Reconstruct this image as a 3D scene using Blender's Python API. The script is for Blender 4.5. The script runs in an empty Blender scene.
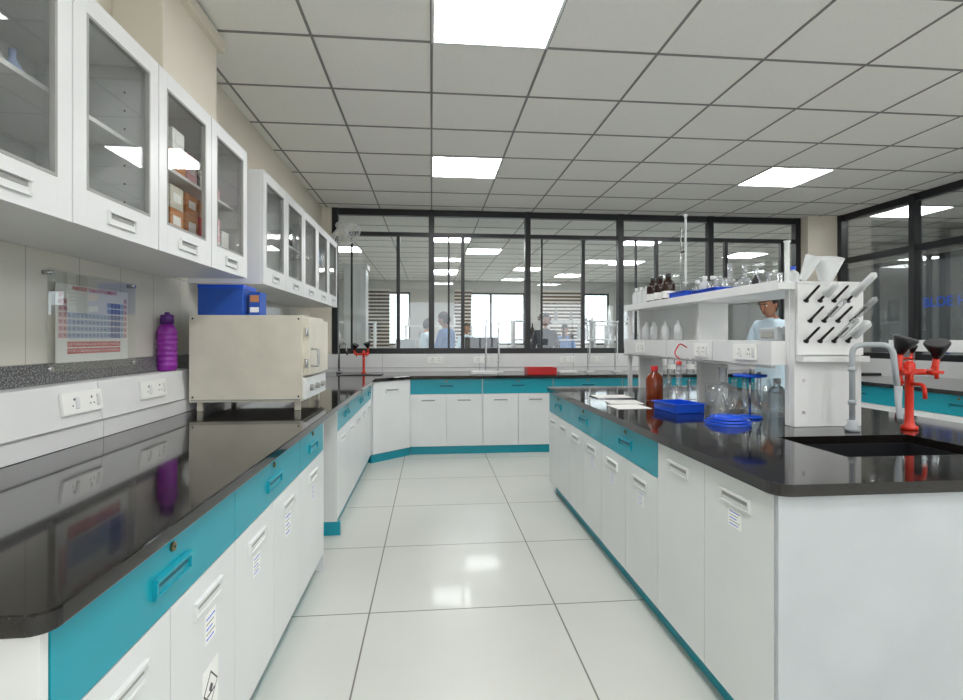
import bpy, bmesh, math, random
from mathutils import Matrix, Vector
random.seed(4)
sc = bpy.context.scene
try:
    sc.view_settings.view_transform = 'Standard'
except Exception:
    pass

# ------------------------------------------------------------ materials
def s2l(c):
    return tuple(((v/255)/12.92 if v/255 <= 0.04045 else ((v/255+0.055)/1.055)**2.4) for v in c)

def mat(name, rgb, rough=0.5, metal=0.0, emit=0, noise=0.0, nscale=20, coat=0, spec=0.5, bump=0):
    m = bpy.data.materials.new(name); m.use_nodes = True
    nt = m.node_tree; b = nt.nodes['Principled BSDF']
    c = s2l(rgb)
    b.inputs['Base Color'].default_value = (*c, 1)
    b.inputs['Roughness'].default_value = rough
    b.inputs['Metallic'].default_value = metal
    b.inputs['Specular IOR Level'].default_value = spec
    b.inputs['Coat Weight'].default_value = coat
    b.inputs['Coat Roughness'].default_value = 0.05
    if emit:
        b.inputs['Emission Color'].default_value = (*c, 1)
        b.inputs['Emission Strength'].default_value = emit
    if noise or bump:
        tc = nt.nodes.new('ShaderNodeTexCoord'); n = nt.nodes.new('ShaderNodeTexNoise')
        n.inputs['Scale'].default_value = nscale; n.inputs['Detail'].default_value = 4
        nt.links.new(tc.outputs['Object'], n.inputs['Vector'])
        if noise:
            r = nt.nodes.new('ShaderNodeValToRGB')
            r.color_ramp.elements[0].position = 0.3; r.color_ramp.elements[1].position = 0.7
            r.color_ramp.elements[0].color = (*[max(0, v*(1-noise)) for v in c], 1)
            r.color_ramp.elements[1].color = (*[min(1, v*(1+noise*0.6)) for v in c], 1)
            nt.links.new(n.outputs['Fac'], r.inputs['Fac']); nt.links.new(r.outputs['Color'], b.inputs['Base Color'])
        if bump:
            bp = nt.nodes.new('ShaderNodeBump'); bp.inputs['Strength'].default_value = bump
            nt.links.new(n.outputs['Fac'], bp.inputs['Height']); nt.links.new(bp.outputs['Normal'], b.inputs['Normal'])
    return m

def glassmat(name, tint=(1, 1, 1), refl=0.5, base=0.04, diff=0.0):
    m = bpy.data.materials.new(name); m.use_nodes = True
    nt = m.node_tree; nt.nodes.clear()
    out = nt.nodes.new('ShaderNodeOutputMaterial'); mix = nt.nodes.new('ShaderNodeMixShader')
    tr = nt.nodes.new('ShaderNodeBsdfTransparent'); gl = nt.nodes.new('ShaderNodeBsdfGlossy')
    tr.inputs['Color'].default_value = (*tint, 1); gl.inputs['Roughness'].default_value = 0.01
    lw = nt.nodes.new('ShaderNodeLayerWeight'); lw.inputs['Blend'].default_value = 0.35
    ma = nt.nodes.new('ShaderNodeMath'); ma.operation = 'MULTIPLY_ADD'
    ma.inputs[1].default_value = refl; ma.inputs[2].default_value = base
    nt.links.new(lw.outputs['Fresnel'], ma.inputs[0]); nt.links.new(ma.outputs[0], mix.inputs['Fac'])
    nt.links.new(tr.outputs[0], mix.inputs[1]); nt.links.new(gl.outputs[0], mix.inputs[2])
    if diff:
        d = nt.nodes.new('ShaderNodeBsdfDiffuse'); d.inputs['Color'].default_value = (*tint, 1)
        m2 = nt.nodes.new('ShaderNodeMixShader'); m2.inputs['Fac'].default_value = diff
        nt.links.new(mix.outputs[0], m2.inputs[1]); nt.links.new(d.outputs[0], m2.inputs[2])
        nt.links.new(m2.outputs[0], out.inputs['Surface'])
    else:
        nt.links.new(mix.outputs[0], out.inputs['Surface'])
    return m

def gridmat(name, base, line, axes, rough, noise=0.02, nscale=1.5, coat=0.0, crough=0.05):
    m = bpy.data.materials.new(name); m.use_nodes = True
    nt = m.node_tree; b = nt.nodes['Principled BSDF']
    tc = nt.nodes.new('ShaderNodeNewGeometry'); sp = nt.nodes.new('ShaderNodeSeparateXYZ')
    nt.links.new(tc.outputs['Position'], sp.inputs[0])
    acc = None
    for ax, o, p, w in axes:
        a = nt.nodes.new('ShaderNodeMath'); a.operation = 'SUBTRACT'; a.inputs[1].default_value = o
        nt.links.new(sp.outputs[ax], a.inputs[0])
        d = nt.nodes.new('ShaderNodeMath'); d.operation = 'DIVIDE'; d.inputs[1].default_value = p
        nt.links.new(a.outputs[0], d.inputs[0])
        f = nt.nodes.new('ShaderNodeMath'); f.operation = 'FRACT'; nt.links.new(d.outputs[0], f.inputs[0])
        s = nt.nodes.new('ShaderNodeMath'); s.operation = 'SUBTRACT'; s.inputs[1].default_value = 0.5
        nt.links.new(f.outputs[0], s.inputs[0])
        ab = nt.nodes.new('ShaderNodeMath'); ab.operation = 'ABSOLUTE'; nt.links.new(s.outputs[0], ab.inputs[0])
        g = nt.nodes.new('ShaderNodeMath'); g.operation = 'GREATER_THAN'; g.inputs[1].default_value = 0.5 - w/p
        nt.links.new(ab.outputs[0], g.inputs[0])
        if acc is None: acc = g
        else:
            mx = nt.nodes.new('ShaderNodeMath'); mx.operation = 'MAXIMUM'
            nt.links.new(acc.outputs[0], mx.inputs[0]); nt.links.new(g.outputs[0], mx.inputs[1]); acc = mx
    n = nt.nodes.new('ShaderNodeTexNoise'); n.inputs['Scale'].default_value = nscale; n.inputs['Detail'].default_value = 5
    nt.links.new(tc.outputs['Position'], n.inputs['Vector'])
    r = nt.nodes.new('ShaderNodeValToRGB'); c = s2l(base)
    r.color_ramp.elements[0].position = 0.3; r.color_ramp.elements[1].position = 0.7
    r.color_ramp.elements[0].color = (*[v*(1-noise) for v in c], 1); r.color_ramp.elements[1].color = (*[min(1, v*(1+noise)) for v in c], 1)
    nt.links.new(n.outputs['Fac'], r.inputs['Fac'])
    mx = nt.nodes.new('ShaderNodeMixRGB'); mx.inputs['Color2'].default_value = (*s2l(line), 1)
    nt.links.new(acc.outputs[0], mx.inputs['Fac']); nt.links.new(r.outputs['Color'], mx.inputs['Color1'])
    nt.links.new(mx.outputs['Color'], b.inputs['Base Color'])
    b.inputs['Roughness'].default_value = rough; b.inputs['Coat Weight'].default_value = coat; b.inputs['Coat Roughness'].default_value = crough
    return m

def granitemat(name, dark, light, thr, rough, scale=350):
    m = bpy.data.materials.new(name); m.use_nodes = True
    nt = m.node_tree; b = nt.nodes['Principled BSDF']
    tc = nt.nodes.new('ShaderNodeTexCoord'); n = nt.nodes.new('ShaderNodeTexNoise')
    n.inputs['Scale'].default_value = scale; n.inputs['Detail'].default_value = 2
    nt.links.new(tc.outputs['Object'], n.inputs['Vector'])
    r = nt.nodes.new('ShaderNodeValToRGB')
    r.color_ramp.elements[0].position = thr; r.color_ramp.elements[1].position = thr+0.12
    r.color_ramp.elements[0].color = (*s2l(dark), 1); r.color_ramp.elements[1].color = (*s2l(light), 1)
    nt.links.new(n.outputs['Fac'], r.inputs['Fac']); nt.links.new(r.outputs['Color'], b.inputs['Base Color'])
    b.inputs['Roughness'].default_value = rough
    b.inputs['Coat Weight'].default_value = 0.2; b.inputs['Coat Roughness'].default_value = 0.03
    return m

WHITE = mat('white_laminate', (224, 226, 225), 0.3, noise=0.03, nscale=3)
OFFW = mat('powder_white', (228, 229, 228), 0.35, noise=0.02, nscale=4)
PANEL = mat('grey_white_panel', (184, 190, 193), 0.35, noise=0.06, nscale=5)
TEAL = mat('teal_laminate', (12, 152, 170), 0.3, noise=0.04, nscale=3)
BLACKG = granitemat('black_granite', (24, 21, 20), (66, 61, 58), 0.60, 0.07)
GREYG = granitemat('grey_granite', (70, 72, 74), (140, 140, 140), 0.48, 0.3, 140)
FLOORM = gridmat('vitrified_floor_tile', (208, 209, 202), (112, 110, 102), [(0, -0.292, 0.891, 0.0035), (1, 2.52, 0.79, 0.0035)], 0.3, noise=0.04, coat=0.12, crough=0.05)
WTILE = gridmat('glazed_wall_tile', (222, 219, 208), (180, 176, 164), [(1, 0.3, 0.3, 0.002), (2, 1.2, 0.45, 0.002)], 0.14, noise=0.02)
CREAM = mat('cream_paint', (226, 218, 202), 0.7, noise=0.04, nscale=2)
CEILM = mat('mineral_ceiling_tile', (240, 238, 232), 0.9, noise=0.03, nscale=90)
TBAR = mat('ceiling_tee_bar', (132, 130, 126), 0.5)
LIGHTM = mat('led_panel', (254, 254, 255), 0.5, emit=22)
BLACKF = mat('black_frame', (30, 30, 33), 0.35)
GLASS = glassmat('window_glass', (0.95, 0.97, 0.97), 0.5, 0.04)
CGLASS = glassmat('cabinet_glass', (0.98, 0.985, 0.98), 0.14, 0.015)
LGLASS = glassmat('lab_glass', (0.97, 0.985, 0.99), 0.7, 0.05, diff=0.10)
ACRYL = glassmat('acrylic', (0.97, 0.98, 0.98), 0.25, 0.02)
PLAST = glassmat('frosted_plastic', (0.9, 0.92, 0.92), 0.3, 0.05, diff=0.6)
DARK = mat('dark_recess', (60, 60, 62), 0.6)
TEAL_SHADE = mat('teal_recess_shade', (8, 92, 106), 0.5)  # darker teal, painted shade for the drawer handles only
GREYD = mat('grey_part_and_recess_shade', (158, 158, 154), 0.5)  # grey parts, also painted shade in the white handles
BLACKP = mat('black_plastic', (18, 18, 20), 0.35)
STEEL = mat('steel', (190, 190, 192), 0.25, metal=1.0)
BRASS = mat('brass', (150, 130, 90), 0.3, metal=1.0)
RED = mat('red_enamel', (218, 50, 28), 0.3)
REDP = mat('red_plastic', (205, 40, 40), 0.35)
BLUE = mat('blue_plastic', (20, 84, 214), 0.35)
BLUEB = mat('blue_carton', (34, 84, 178), 0.5, noise=0.05, nscale=6)
PURPLE = mat('purple_plastic', (140, 38, 155), 0.25)
PURPD = mat('purple_cap', (84, 28, 120), 0.4)
AMBER = mat('amber_glass', (122, 50, 22), 0.08)
BROWNB = mat('dark_amber_glass', (46, 26, 18), 0.1)
BEIGE = mat('oven_beige_enamel', (216, 211, 195), 0.45, noise=0.08, nscale=6)
CARD = mat('cardboard', (200, 138, 90), 0.8, noise=0.1, nscale=10)
PVC = mat('grey_pvc', (168, 174, 178), 0.35)
PAPER = mat('paper', (244, 244, 240), 0.8)
INK = mat('ink_grey', (70, 75, 85), 0.8)
BLUEINK = mat('ink_blue', (44, 104, 230), 0.8)
REDINK = mat('ink_red', (210, 50, 50), 0.8)
PINK = mat('cell_pink', (236, 186, 192), 0.8)
LBLUE = mat('cell_blue', (178, 196, 228), 0.8)
CELLR = mat('cell_red', (206, 92, 100), 0.8)
CELLY = mat('cell_violet', (120, 130, 190), 0.8)
SKIN = mat('skin', (168, 118, 92), 0.55)
HAIR = mat('black_hair', (20, 17, 16), 0.6)
COATM = mat('lab_coat', (196, 216, 228), 0.8)
SHIRTB = mat('blue_shirt', (90, 130, 185), 0.8)
TROU = mat('dark_trousers', (45, 48, 58), 0.8)
SHOE = mat('shoe_leather', (25, 22, 20), 0.5)
EYEW = mat('eye_white', (235, 232, 228), 0.3)
LIP = mat('lip', (140, 75, 68), 0.5)
BLINDW = mat('blind_white', (235, 232, 225), 0.8)
BLINDB = mat('blind_brown', (92, 72, 56), 0.8)
GREYW = mat('back_room_wall', (208, 208, 204), 0.8)
SMOKE = mat('smoked_partition', (96, 100, 102), 0.2)
SINKM = mat('sink_polypropylene', (34, 35, 38), 0.3)

# ------------------------------------------------------------ builder
class B:
    def __init__(s): s.bm = bmesh.new(); s.mats = []
    def mi(s, m):
        if m not in s.mats: s.mats.append(m)
        return s.mats.index(m)
    def box(s, x0, x1, y0, y1, z0, z1, m, M=None):
        if x0 > x1: x0, x1 = x1, x0
        if y0 > y1: y0, y1 = y1, y0
        if z0 > z1: z0, z1 = z1, z0
        co = [(x, y, z) for z in (z0, z1) for y in (y0, y1) for x in (x0, x1)]
        vs = [s.bm.verts.new((M @ Vector(c)) if M else c) for c in co]
        k = s.mi(m)
        for f in ((0, 2, 3, 1), (4, 5, 7, 6), (0, 1, 5, 4), (2, 6, 7, 3), (0, 4, 6, 2), (1, 3, 7, 5)):
            fa = s.bm.faces.new([vs[i] for i in f]); fa.material_index = k
    def prism(s, pts, z0, z1, m, M=None):
        lo = [s.bm.verts.new((M @ Vector((*p, z0))) if M else (*p, z0)) for p in pts]
        hi = [s.bm.verts.new((M @ Vector((*p, z1))) if M else (*p, z1)) for p in pts]
        k = s.mi(m); n = len(pts)
        s.bm.faces.new(lo[::-1]).material_index = k
        s.bm.faces.new(hi).material_index = k
        for i in range(n):
            s.bm.faces.new([lo[i], lo[(i+1) % n], hi[(i+1) % n], hi[i]]).material_index = k
    def tube(s, pts, r, m, seg=12, caps=True):
        pts = [Vector(p) for p in pts]; n = len(pts)
        rs = r if isinstance(r, (list, tuple)) else [r]*n
        k = s.mi(m); rings = []; up = None
        for i, p in enumerate(pts):
            t = (pts[min(i+1, n-1)] - pts[max(i-1, 0)]).normalized()
            if up is None:
                up = Vector((0, 0, 1)) if abs(t.z) < 0.9 else Vector((1, 0, 0))
            a = (up - t*up.dot(t))
            if a.length < 1e-5: a = t.orthogonal()
            a.normalize(); up = a; b2 = t.cross(a)
            rings.append([s.bm.verts.new(p + (a*math.cos(2*math.pi*j/seg) + b2*math.sin(2*math.pi*j/seg))*rs[i]) for j in range(seg)])
        for i in range(n-1):
            for j in range(seg):
                f = s.bm.faces.new([rings[i][j], rings[i][(j+1) % seg], rings[i+1][(j+1) % seg], rings[i+1][j]])
                f.material_index = k; f.smooth = True
        if caps:
            s.bm.faces.new(rings[0][::-1]).material_index = k; s.bm.faces.new(rings[-1]).material_index = k
    def lathe(s, o, prof, m, seg=24, M=None, sm=True):
        k = s.mi(m); o = Vector(o); rings = []
        for r, z in prof:
            if r < 1e-5:
                p = Vector((0, 0, z)); p = (M @ p if M else p) + o
                rings.append([s.bm.verts.new(p)])
            else:
                ring = []
                for j in range(seg):
                    a = 2*math.pi*j/seg; p = Vector((r*math.cos(a), r*math.sin(a), z)); p = (M @ p if M else p) + o
                    ring.append(s.bm.verts.new(p))
                rings.append(ring)
        for a, b in zip(rings, rings[1:]):
            for j in range(seg):
                j2 = (j+1) % seg
                if len(a) == 1 and len(b) == 1: continue
                if len(a) == 1: f = s.bm.faces.new([a[0], b[j2], b[j]][::-1])
                elif len(b) == 1: f = s.bm.faces.new([a[j], a[j2], b[0]])
                else: f = s.bm.faces.new([a[j], a[j2], b[j2], b[j]])
                f.material_index = k; f.smooth = sm
    def done(s, name, bevel=0, parent=None, recalc=True):
        me = bpy.data.meshes.new(name)
        if recalc: bmesh.ops.recalc_face_normals(s.bm, faces=s.bm.faces)
        s.bm.to_mesh(me); s.bm.free()
        for m in s.mats: me.materials.append(m)
        o = bpy.data.objects.new(name, me); sc.collection.objects.link(o)
        if bevel:
            bv = o.modifiers.new('bevel', 'BEVEL'); bv.width = bevel; bv.segments = 2; bv.limit_method = 'ANGLE'; bv.angle_limit = math.radians(50)
        if parent: o.parent = parent
        return o

def FR(kind, o):
    o = Vector(o)
    c = {'L': ((0, 1, 0), (0, 0, 1), (1, 0, 0)),     # faces +X
         'R': ((0, -1, 0), (0, 0, 1), (-1, 0, 0)),   # faces -X
         'B': ((1, 0, 0), (0, 0, 1), (0, -1, 0)),    # faces -Y
         }[kind]
    return Matrix(((c[0][0], c[1][0], c[2][0], o.x), (c[0][1], c[1][1], c[2][1], o.y), (c[0][2], c[1][2], c[2][2], o.z), (0, 0, 0, 1)))

def text(name, body, M, size, m, parent, ext=0.0005, align='CENTER', bold=False):
    cu = bpy.data.curves.new(name, 'FONT'); cu.body = body; cu.size = size; cu.extrude = ext
    cu.align_x = align; cu.align_y = 'CENTER'; cu.materials.append(m)
    if bold: cu.offset = size*0.02
    o = bpy.data.objects.new(name, cu); sc.collection.objects.link(o); o.matrix_world = M
    o.parent = parent
    return o

def handle(b, M, u, v, fm, w=0.17, h=0.045, d=0.018):
    b.box(u-w/2, u+w/2, v-h/2, v+h/2, d-0.001, d+0.003, fm, M)
    b.box(u-w/2, u+w/2, v+h/2-0.008, v+h/2+0.0005, d+0.002, d+0.012, fm, M)
    b.box(u-w/2, u+w/2, v-h/2-0.0005, v-h/2+0.006, d+0.002, d+0.008, fm, M)
    b.box(u-w/2-0.0005, u-w/2+0.007, v-h/2+0.006, v+h/2-0.008, d+0.002, d+0.010, fm, M)
    b.box(u+w/2-0.007, u+w/2+0.0005, v-h/2+0.006, v+h/2-0.008, d+0.002, d+0.010, fm, M)
    b.box(u-w/2+0.012, u+w/2-0.012, v+h/2-0.024, v+h/2-0.009, d+0.002, d+0.0045, TEAL_SHADE if fm is TEAL else GREYD, M)  # darker strip paints the shade of a recess that isn't cut

def sticker(b, M, u, v, w=0.07, h=0.07, d=0.018, kind=0):
    b.box(u-w/2, u+w/2, v-h/2, v+h/2, d-0.0005, d+0.001, PAPER, M)
    if kind == 0:
        for i in range(5):
            y = v+h/2-h*(0.18+0.17*i)
            b.box(u-w*0.4, u+w*(0.4-0.12*(i % 3)), y-h*0.022, y+h*0.022, d+0.0005, d+0.0014, BLUEINK if i % 2 == 0 else GREYD, M)
    else:
        R = M @ Matrix.Translation((u, v, 0)) @ Matrix.Rotation(math.radians(45), 4, 'Z')
        q = w*0.33
        b.box(-q, q, -q, q, d+0.0005, d+0.0013, BLACKP, R)
        b.box(-q*0.85, q*0.85, -q*0.85, q*0.85, d+0.0006, d+0.0016, PAPER, R)
        b.box(-q*0.3, q*0.3, -q*0.3, q*0.3, d+0.0007, d+0.0019, BLACKP, R)
        b.box(u-w*0.25, u+w*0.25, v-h*0.12, v-h*0.08, d+0.001, d+0.0022, BLACKP, M)

def door(b, M, u0, u1, v0, v1, m, hv=None, lock=False, d=0.018, hu=None):
    g = 0.002
    b.box(u0+g, u1-g, v0+g, v1-g, 0, d, m, M)
    if hv is not None: handle(b, M, (u0+u1)/2 if hu is None else hu, hv, m, d=d)
    if lock:
        c = M @ Vector(((u0+u1)/2, v1-0.028, d)); n = (M.to_3x3() @ Vector((0, 0, 1)))
        b.tube([c, c+n*0.006], 0.011, BRASS, 14)
        b.tube([c+n*0.006, c+n*0.007], 0.004, DARK, 8)

def outlet(name, M, w=0.24, h=0.09, par=None):
    b = B()
    b.box(-w/2, w/2, -h/2, h/2, 0, 0.009, PAPER, M)
    for s in (-1, 1):
        cu = s*w*0.27
        for du, dv, r in ((0, 0.018, 0.005), (-0.011, -0.006, 0.0035), (0.011, -0.006, 0.0035)):
            c = M @ Vector((cu+du-s*0.012, dv-0.004, 0.009)); n = M.to_3x3() @ Vector((0, 0, 1))
            b.tube([c, c+n*0.0008], r, DARK, 10)
        b.box(cu+0.018, cu+0.036, -0.022, 0.022, 0.008, 0.014, OFFW, M)
        b.box(cu+0.0175, cu+0.0365, -0.024, -0.022, 0.008, 0.0105, GREYD, M)
    return b.done(name, 0.0015)

# ------------------------------------------------------------ dimensions
CEIL = 2.93; WL = -1.5; WR = 5.4; YB = 6.68
PX, PY = 0.645, 0.6
b = B(); b.box(-4, 9.5, -4.2, 15, -0.1, 0, FLOORM); b.done('floor')
lights = [(0, 2.3), (0, 4.7), (5, 4.7), (5, 2.3), (5, -0.1), (0, -0.1), (0, -2.5), (5, -2.5), (3, -1.3),  # unseen panels behind the camera are added to light the room
          (0, 8.3), (1, 9.5), (5, 8.3), (6, 10.7), (5, 13.1), (9, 9.5), (-3, 9.5), (3, 11.9), (0, 12.5),
          (9, 3.5), (9, 5.9), (9, -0.1), (12, 1.1)]
b = B(); b.box(-4, 9.5, -4.2, 15, CEIL, CEIL+0.12, CEILM); b.done('ceiling')
b = B()
for i in range(-6, 15):
    x = i*PX
    b.box(x-0.0075, x+0.0075, -4.2, 15, CEIL-0.004, CEIL+0.001, TBAR)
for j in range(-10, 22):
    y = 2.3+j*PY
    b.box(-4, 9.5, y-0.0075, y+0.0075, CEIL-0.005, CEIL+0.0005, TBAR)
b.done('ceiling_grid')
for c, y in lights:
    b = B(); x = c*PX
    b.box(x+0.016, x+PX-0.016, y+0.016, y+PY-0.016, CEIL-0.009, CEIL-0.001, LIGHTM)
    for (a0, a1, c0, c1) in ((x, x+PX, y, y+0.0155), (x, x+PX, y+PY-0.0155, y+PY), (x, x+0.0155, y+0.016, y+PY-0.016), (x+PX-0.0155, x+PX, y+0.016, y+PY-0.016)):
        b.box(a0, a1, c0, c1, CEIL-0.011, CEIL-0.001, OFFW)
    b.done('ceiling_light_panel')

# walls
b = B(); b.box(WL-0.15, WL, -4.2, YB, 0, CEIL, WTILE); b.done('wall_left')
b = B(); b.box(WL+0.001, -1.36, -4.0, YB-0.001, 2.40, CEIL-0.001, CREAM); b.done('wall_bulkhead')
b = B(); b.box(-1.359, -1.15, 2.38, 2.95, 2.372, CEIL-0.02, CREAM); b.box(-1.359, -1.12, 2.34, 2.99, 2.85, CEIL-0.012, CREAM); b.done('wall_pilaster', 0.004)
b = B()
b.box(WL, -1.24, YB, YB+0.14, 0, CEIL, CREAM)
b.box(-1.24, WR+0.1, YB, YB+0.14, 0, 1.10, OFFW)
b.box(5.0, WR+0.1, YB-0.12, YB+0.14, 1.101, CEIL, CREAM)
b.box(-4, WL, YB, YB+0.14, 0, CEIL, GREYW)
b.done('wall_back')
b = B(); b.box(WR, WR+0.1, -4.2, YB-0.13, 0, 1.05, OFFW); b.done('wall_right')
b = B(); b.box(-4, 9.5, -4.35, -4.2, 0, 0.9, CREAM); b.box(-4, 9.5, -4.35, -4.2, 2.5, CEIL, CREAM)  # unseen wall behind the camera, openings shaped to let world light in
for x in (-4, -1.6, 1.0, 3.4, 5.4, 9.2): b.box(x, x+0.3, -4.35, -4.2, 0.9, 2.5, CREAM)
b.done('wall_front')
b = B(); b.box(9.5, 9.6, -4.2, 15, 0, CEIL, GREYW); b.done('wall_far_right')
b = B(); b.box(-4.1, -4, YB, 15, 0, CEIL, GREYW); b.done('wall_far_left')
b = B(); b.box(-4, 9.5, 15, 15.15, 0, 1.1, GREYW); b.box(-4, 9.5, 15, 15.15, 2.6, CEIL, GREYW)
wins = [(-2.1, -0.6), (0.7, 2.7), (3.2, 5.2), (6.2, 8.4)]
xs = [-4] + [v for w in wins for v in w] + [9.5]
for i in range(0, len(xs), 2): b.box(xs[i], xs[i+1], 15, 15.15, 1.1, 2.6, GREYW)
b.done('wall_far')
for k, (a, c) in enumerate(wins):
    b = B(); m = (a+c)/2
    for x0, x1 in ((a, a+0.05), (c-0.05, c), (m-0.03, m+0.03)): b.box(x0, x1, 15.02, 15.10, 1.151, 2.549, BLACKF)
    b.box(a, c, 15.02, 15.10, 1.1, 1.15, BLACKF); b.box(a, c, 15.02, 15.10, 2.55, 2.6, BLACKF)
    b.box(a+0.01, c-0.01, 15.05, 15.055, 1.12, 2.58, GLASS)
    b.done('window_%d' % (k+3))
    b = B(); fr = 0.62 if k in (0, 2) else 0.22
    for j in range(16):
        z = 2.62-j*0.1
        b.box(a-0.05, a+(c-a)*fr, 14.94, 14.95, z-0.055, z, BLINDB); b.box(a-0.05, a+(c-a)*fr, 14.94, 14.948, z-0.1, z-0.0551, BLINDW)
    b.box(a-0.06, a+(c-a)*(fr+.01), 14.92, 14.98, 2.621, 2.68, BLINDW)
    b.done('zebra_blind')

# back glazed partition
b = B()
FX = [-1.20, 0.0, 1.24, 2.48, 3.72, 4.96]
fy0, fy1 = YB+0.03, YB+0.10
b.box(-1.24, 5.0, fy0, fy1, 1.101, 1.17, BLACKF)
b.box(-1.24, 5.0, fy0, fy1, CEIL-0.08, CEIL-0.001, BLACKF)
b.box(-1.24, 5.0, fy0, fy1, 2.59, 2.64, BLACKF)
for x in FX: b.box(x-0.035, x+0.035, fy0-0.02, fy1+0.001, 1.1015, CEIL-0.002, BLACKF)
for x in (-0.42, 0.40, 1.98, 2.98, 3.95, 4.75): b.box(x-0.022, x+0.022, fy0+0.01, fy1-0.01, 1.16, 2.60, BLACKF)
for x in (-1.0, 0.22, 1.43, 2.70): b.box(x-0.012, x+0.012, fy0+0.02, fy1-0.02, 1.16, 2.60, BLACKF)
b.box(-1.23, 4.99, fy0+0.035, fy0+0.041, 1.15, CEIL-0.07, GLASS)
b.done('window_1')
# right glazed partition
b = B()
rx0, rx1 = WR+0.02, WR+0.09
b.box(rx0, rx1, -4.19, YB-0.13, 1.051, 1.12, BLACKF); b.box(rx0, rx1, -4.19, YB-0.13, CEIL-0.08, CEIL-0.001, BLACKF)
b.box(rx0, rx1, -4.19, YB-0.13, 2.28, 2.35, BLACKF)
for y in (6.5, 5.45, 4.3, 3.1, 1.9, 0.7, -0.5, -1.7, -2.9, -4.1): b.box(rx0-0.02, rx1+0.001, y-0.035, y+0.035, 1.0515, CEIL-0.002, BLACKF)
b.box(rx0+0.03, rx0+0.036, -4.18, YB-0.14, 1.1, CEIL-0.07, GLASS)
b.done('window_2')
b = B(); b.box(7.3, 7.36, 3.2, 9.0, 0, 2.45, SMOKE)
for y in (3.2, 5.1, 7.3, 9.0): b.box(7.26, 7.38, y-0.04, y+0.04, 0, 2.5, BLACKF)
b.box(7.27, 7.37, 3.2, 9.0, 2.45, 2.52, BLACKF)
sg = b.done('corridor_partition')
text('lettering', 'BLDE HOSPITAL', FR('R', (7.298, 7.18, 1.82)), 0.20, BLUEINK, sg, align='LEFT', bold=True)

# ------------------------------------------------------------ countertop left + back
b = B()
r = 0.035; Y0 = 0.855
pts = [(WL+0.002, Y0)]
for i in range(7):
    a = math.radians(-90+90*i/6); pts.append((-0.58-r+r*math.cos(a), Y0+r+r*math.sin(a)))
pts += [(-0.58, 5.50), (-0.24, 5.82), (5.38, 5.82), (5.38, YB-0.125), (4.99, YB-0.125), (4.99, YB-0.002), (WL+0.002, YB-0.002)]
b.prism(pts, 0.845, 0.88, BLACKG)
b.done('granite_countertop', 0.004)

ZT = 0.845; ZD = 0.675; WB = WL+0.003
b = B()
b.box(WB, -0.62, 0.892, 3.0, 0.091, ZT-0.001, WHITE)
b.box(WB, -0.65, 0.895, 2.98, 0, 0.09, TEAL)
M = FR('L', (-0.62, 0, 0))
db = [0.893, 1.28, 1.68, 2.08, 2.48, 3.0]
for u0, u1 in zip(db, db[1:]): door(b, M, u0, u1, 0.095, ZD, WHITE, 0.60)
for u0, u1 in ((0.893, 1.68), (1.68, 2.48), (2.48, 3.0)): door(b, M, u0, u1, ZD, ZT-0.003, TEAL, 0.75, True)
sticker(b, M, 1.50, 0.515, 0.07, 0.08); sticker(b, M, 1.50, 0.345, 0.10, 0.13, kind=1)
sticker(b, M, 1.88, 0.52); sticker(b, M, 2.28, 0.52, 0.08, 0.1); sticker(b, M, 2.75, 0.52)
b.box(WB, -0.603, 0.873, 0.891, 0.0, ZT-0.002, WHITE)
b.box(WB, -0.603, 3.001, 3.02, 0.0, ZT-0.002, WHITE)
b.done('left_base_cabinet', 0.002)
b = B()
b.box(WB, -0.64, 3.552, 5.55, 0.092, ZT-0.001, WHITE); b.box(WB, -0.66, 3.562, 5.55, 0, 0.09, TEAL)
b.box(WB, -0.62, 3.53, 3.551, 0.091, ZT-0.002, WHITE); b.box(WB, -0.60, 3.532, 3.56, 0.0, 0.09, TEAL)
M = FR('L', (-0.64, 0, 0))
for u0, u1 in zip([3.555, 3.95, 4.35, 4.75, 5.15], [3.95, 4.35, 4.75, 5.15, 5.5]): door(b, M, u0, u1, 0.095, ZD, WHITE, 0.60)
for u0, u1 in ((3.555, 4.35), (4.35, 5.15), (5.15, 5.5)): door(b, M, u0, u1, ZD, ZT-0.003, TEAL, 0.75, True)
b.prism([(-0.62, 5.5), (-0.24, 5.86), (-0.24, YB-0.14), (WB, YB-0.14), (WB, 5.552), (-0.64, 5.552)], 0.091, ZT-0.0015, WHITE)
b.prism([(-0.62, 5.52), (-0.24, 5.88), (-0.24, YB-0.14), (WB, YB-0.14), (WB, 5.552), (-0.64, 5.552)], 0, 0.09, TEAL)
u = Vector((0.38, 0.36, 0)).normalized(); n = Vector((u.y, -u.x, 0))
Md = Matrix(((u.x, 0, n.x, -0.62), (u.y, 0, n.y, 5.5), (0, 1, 0, 0), (0, 0, 0, 1)))
door(b, Md, 0.01, 0.515, 0.095, ZT-0.003, WHITE, 0.74)
b.done('corner_base_cabinet', 0.002)
b = B()
b.box(-0.236, 4.98, 5.88, YB-0.14, 0.091, ZT-0.001, WHITE); b.box(-0.236, 4.98, 5.9, YB-0.14, 0, 0.09, TEAL)
M = FR('B', (0, 5.88, 0))
x = -0.235
for i in range(12):
    door(b, M, x, x+0.4, 0.095, ZD, WHITE, 0.60)
    if i % 2 == 0: door(b, M, x, x+0.8, ZD, ZT-0.003, TEAL, 0.76, True)
    x += 0.41 if i % 2 else 0.4
b.done('back_base_cabinet', 0.002)

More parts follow.
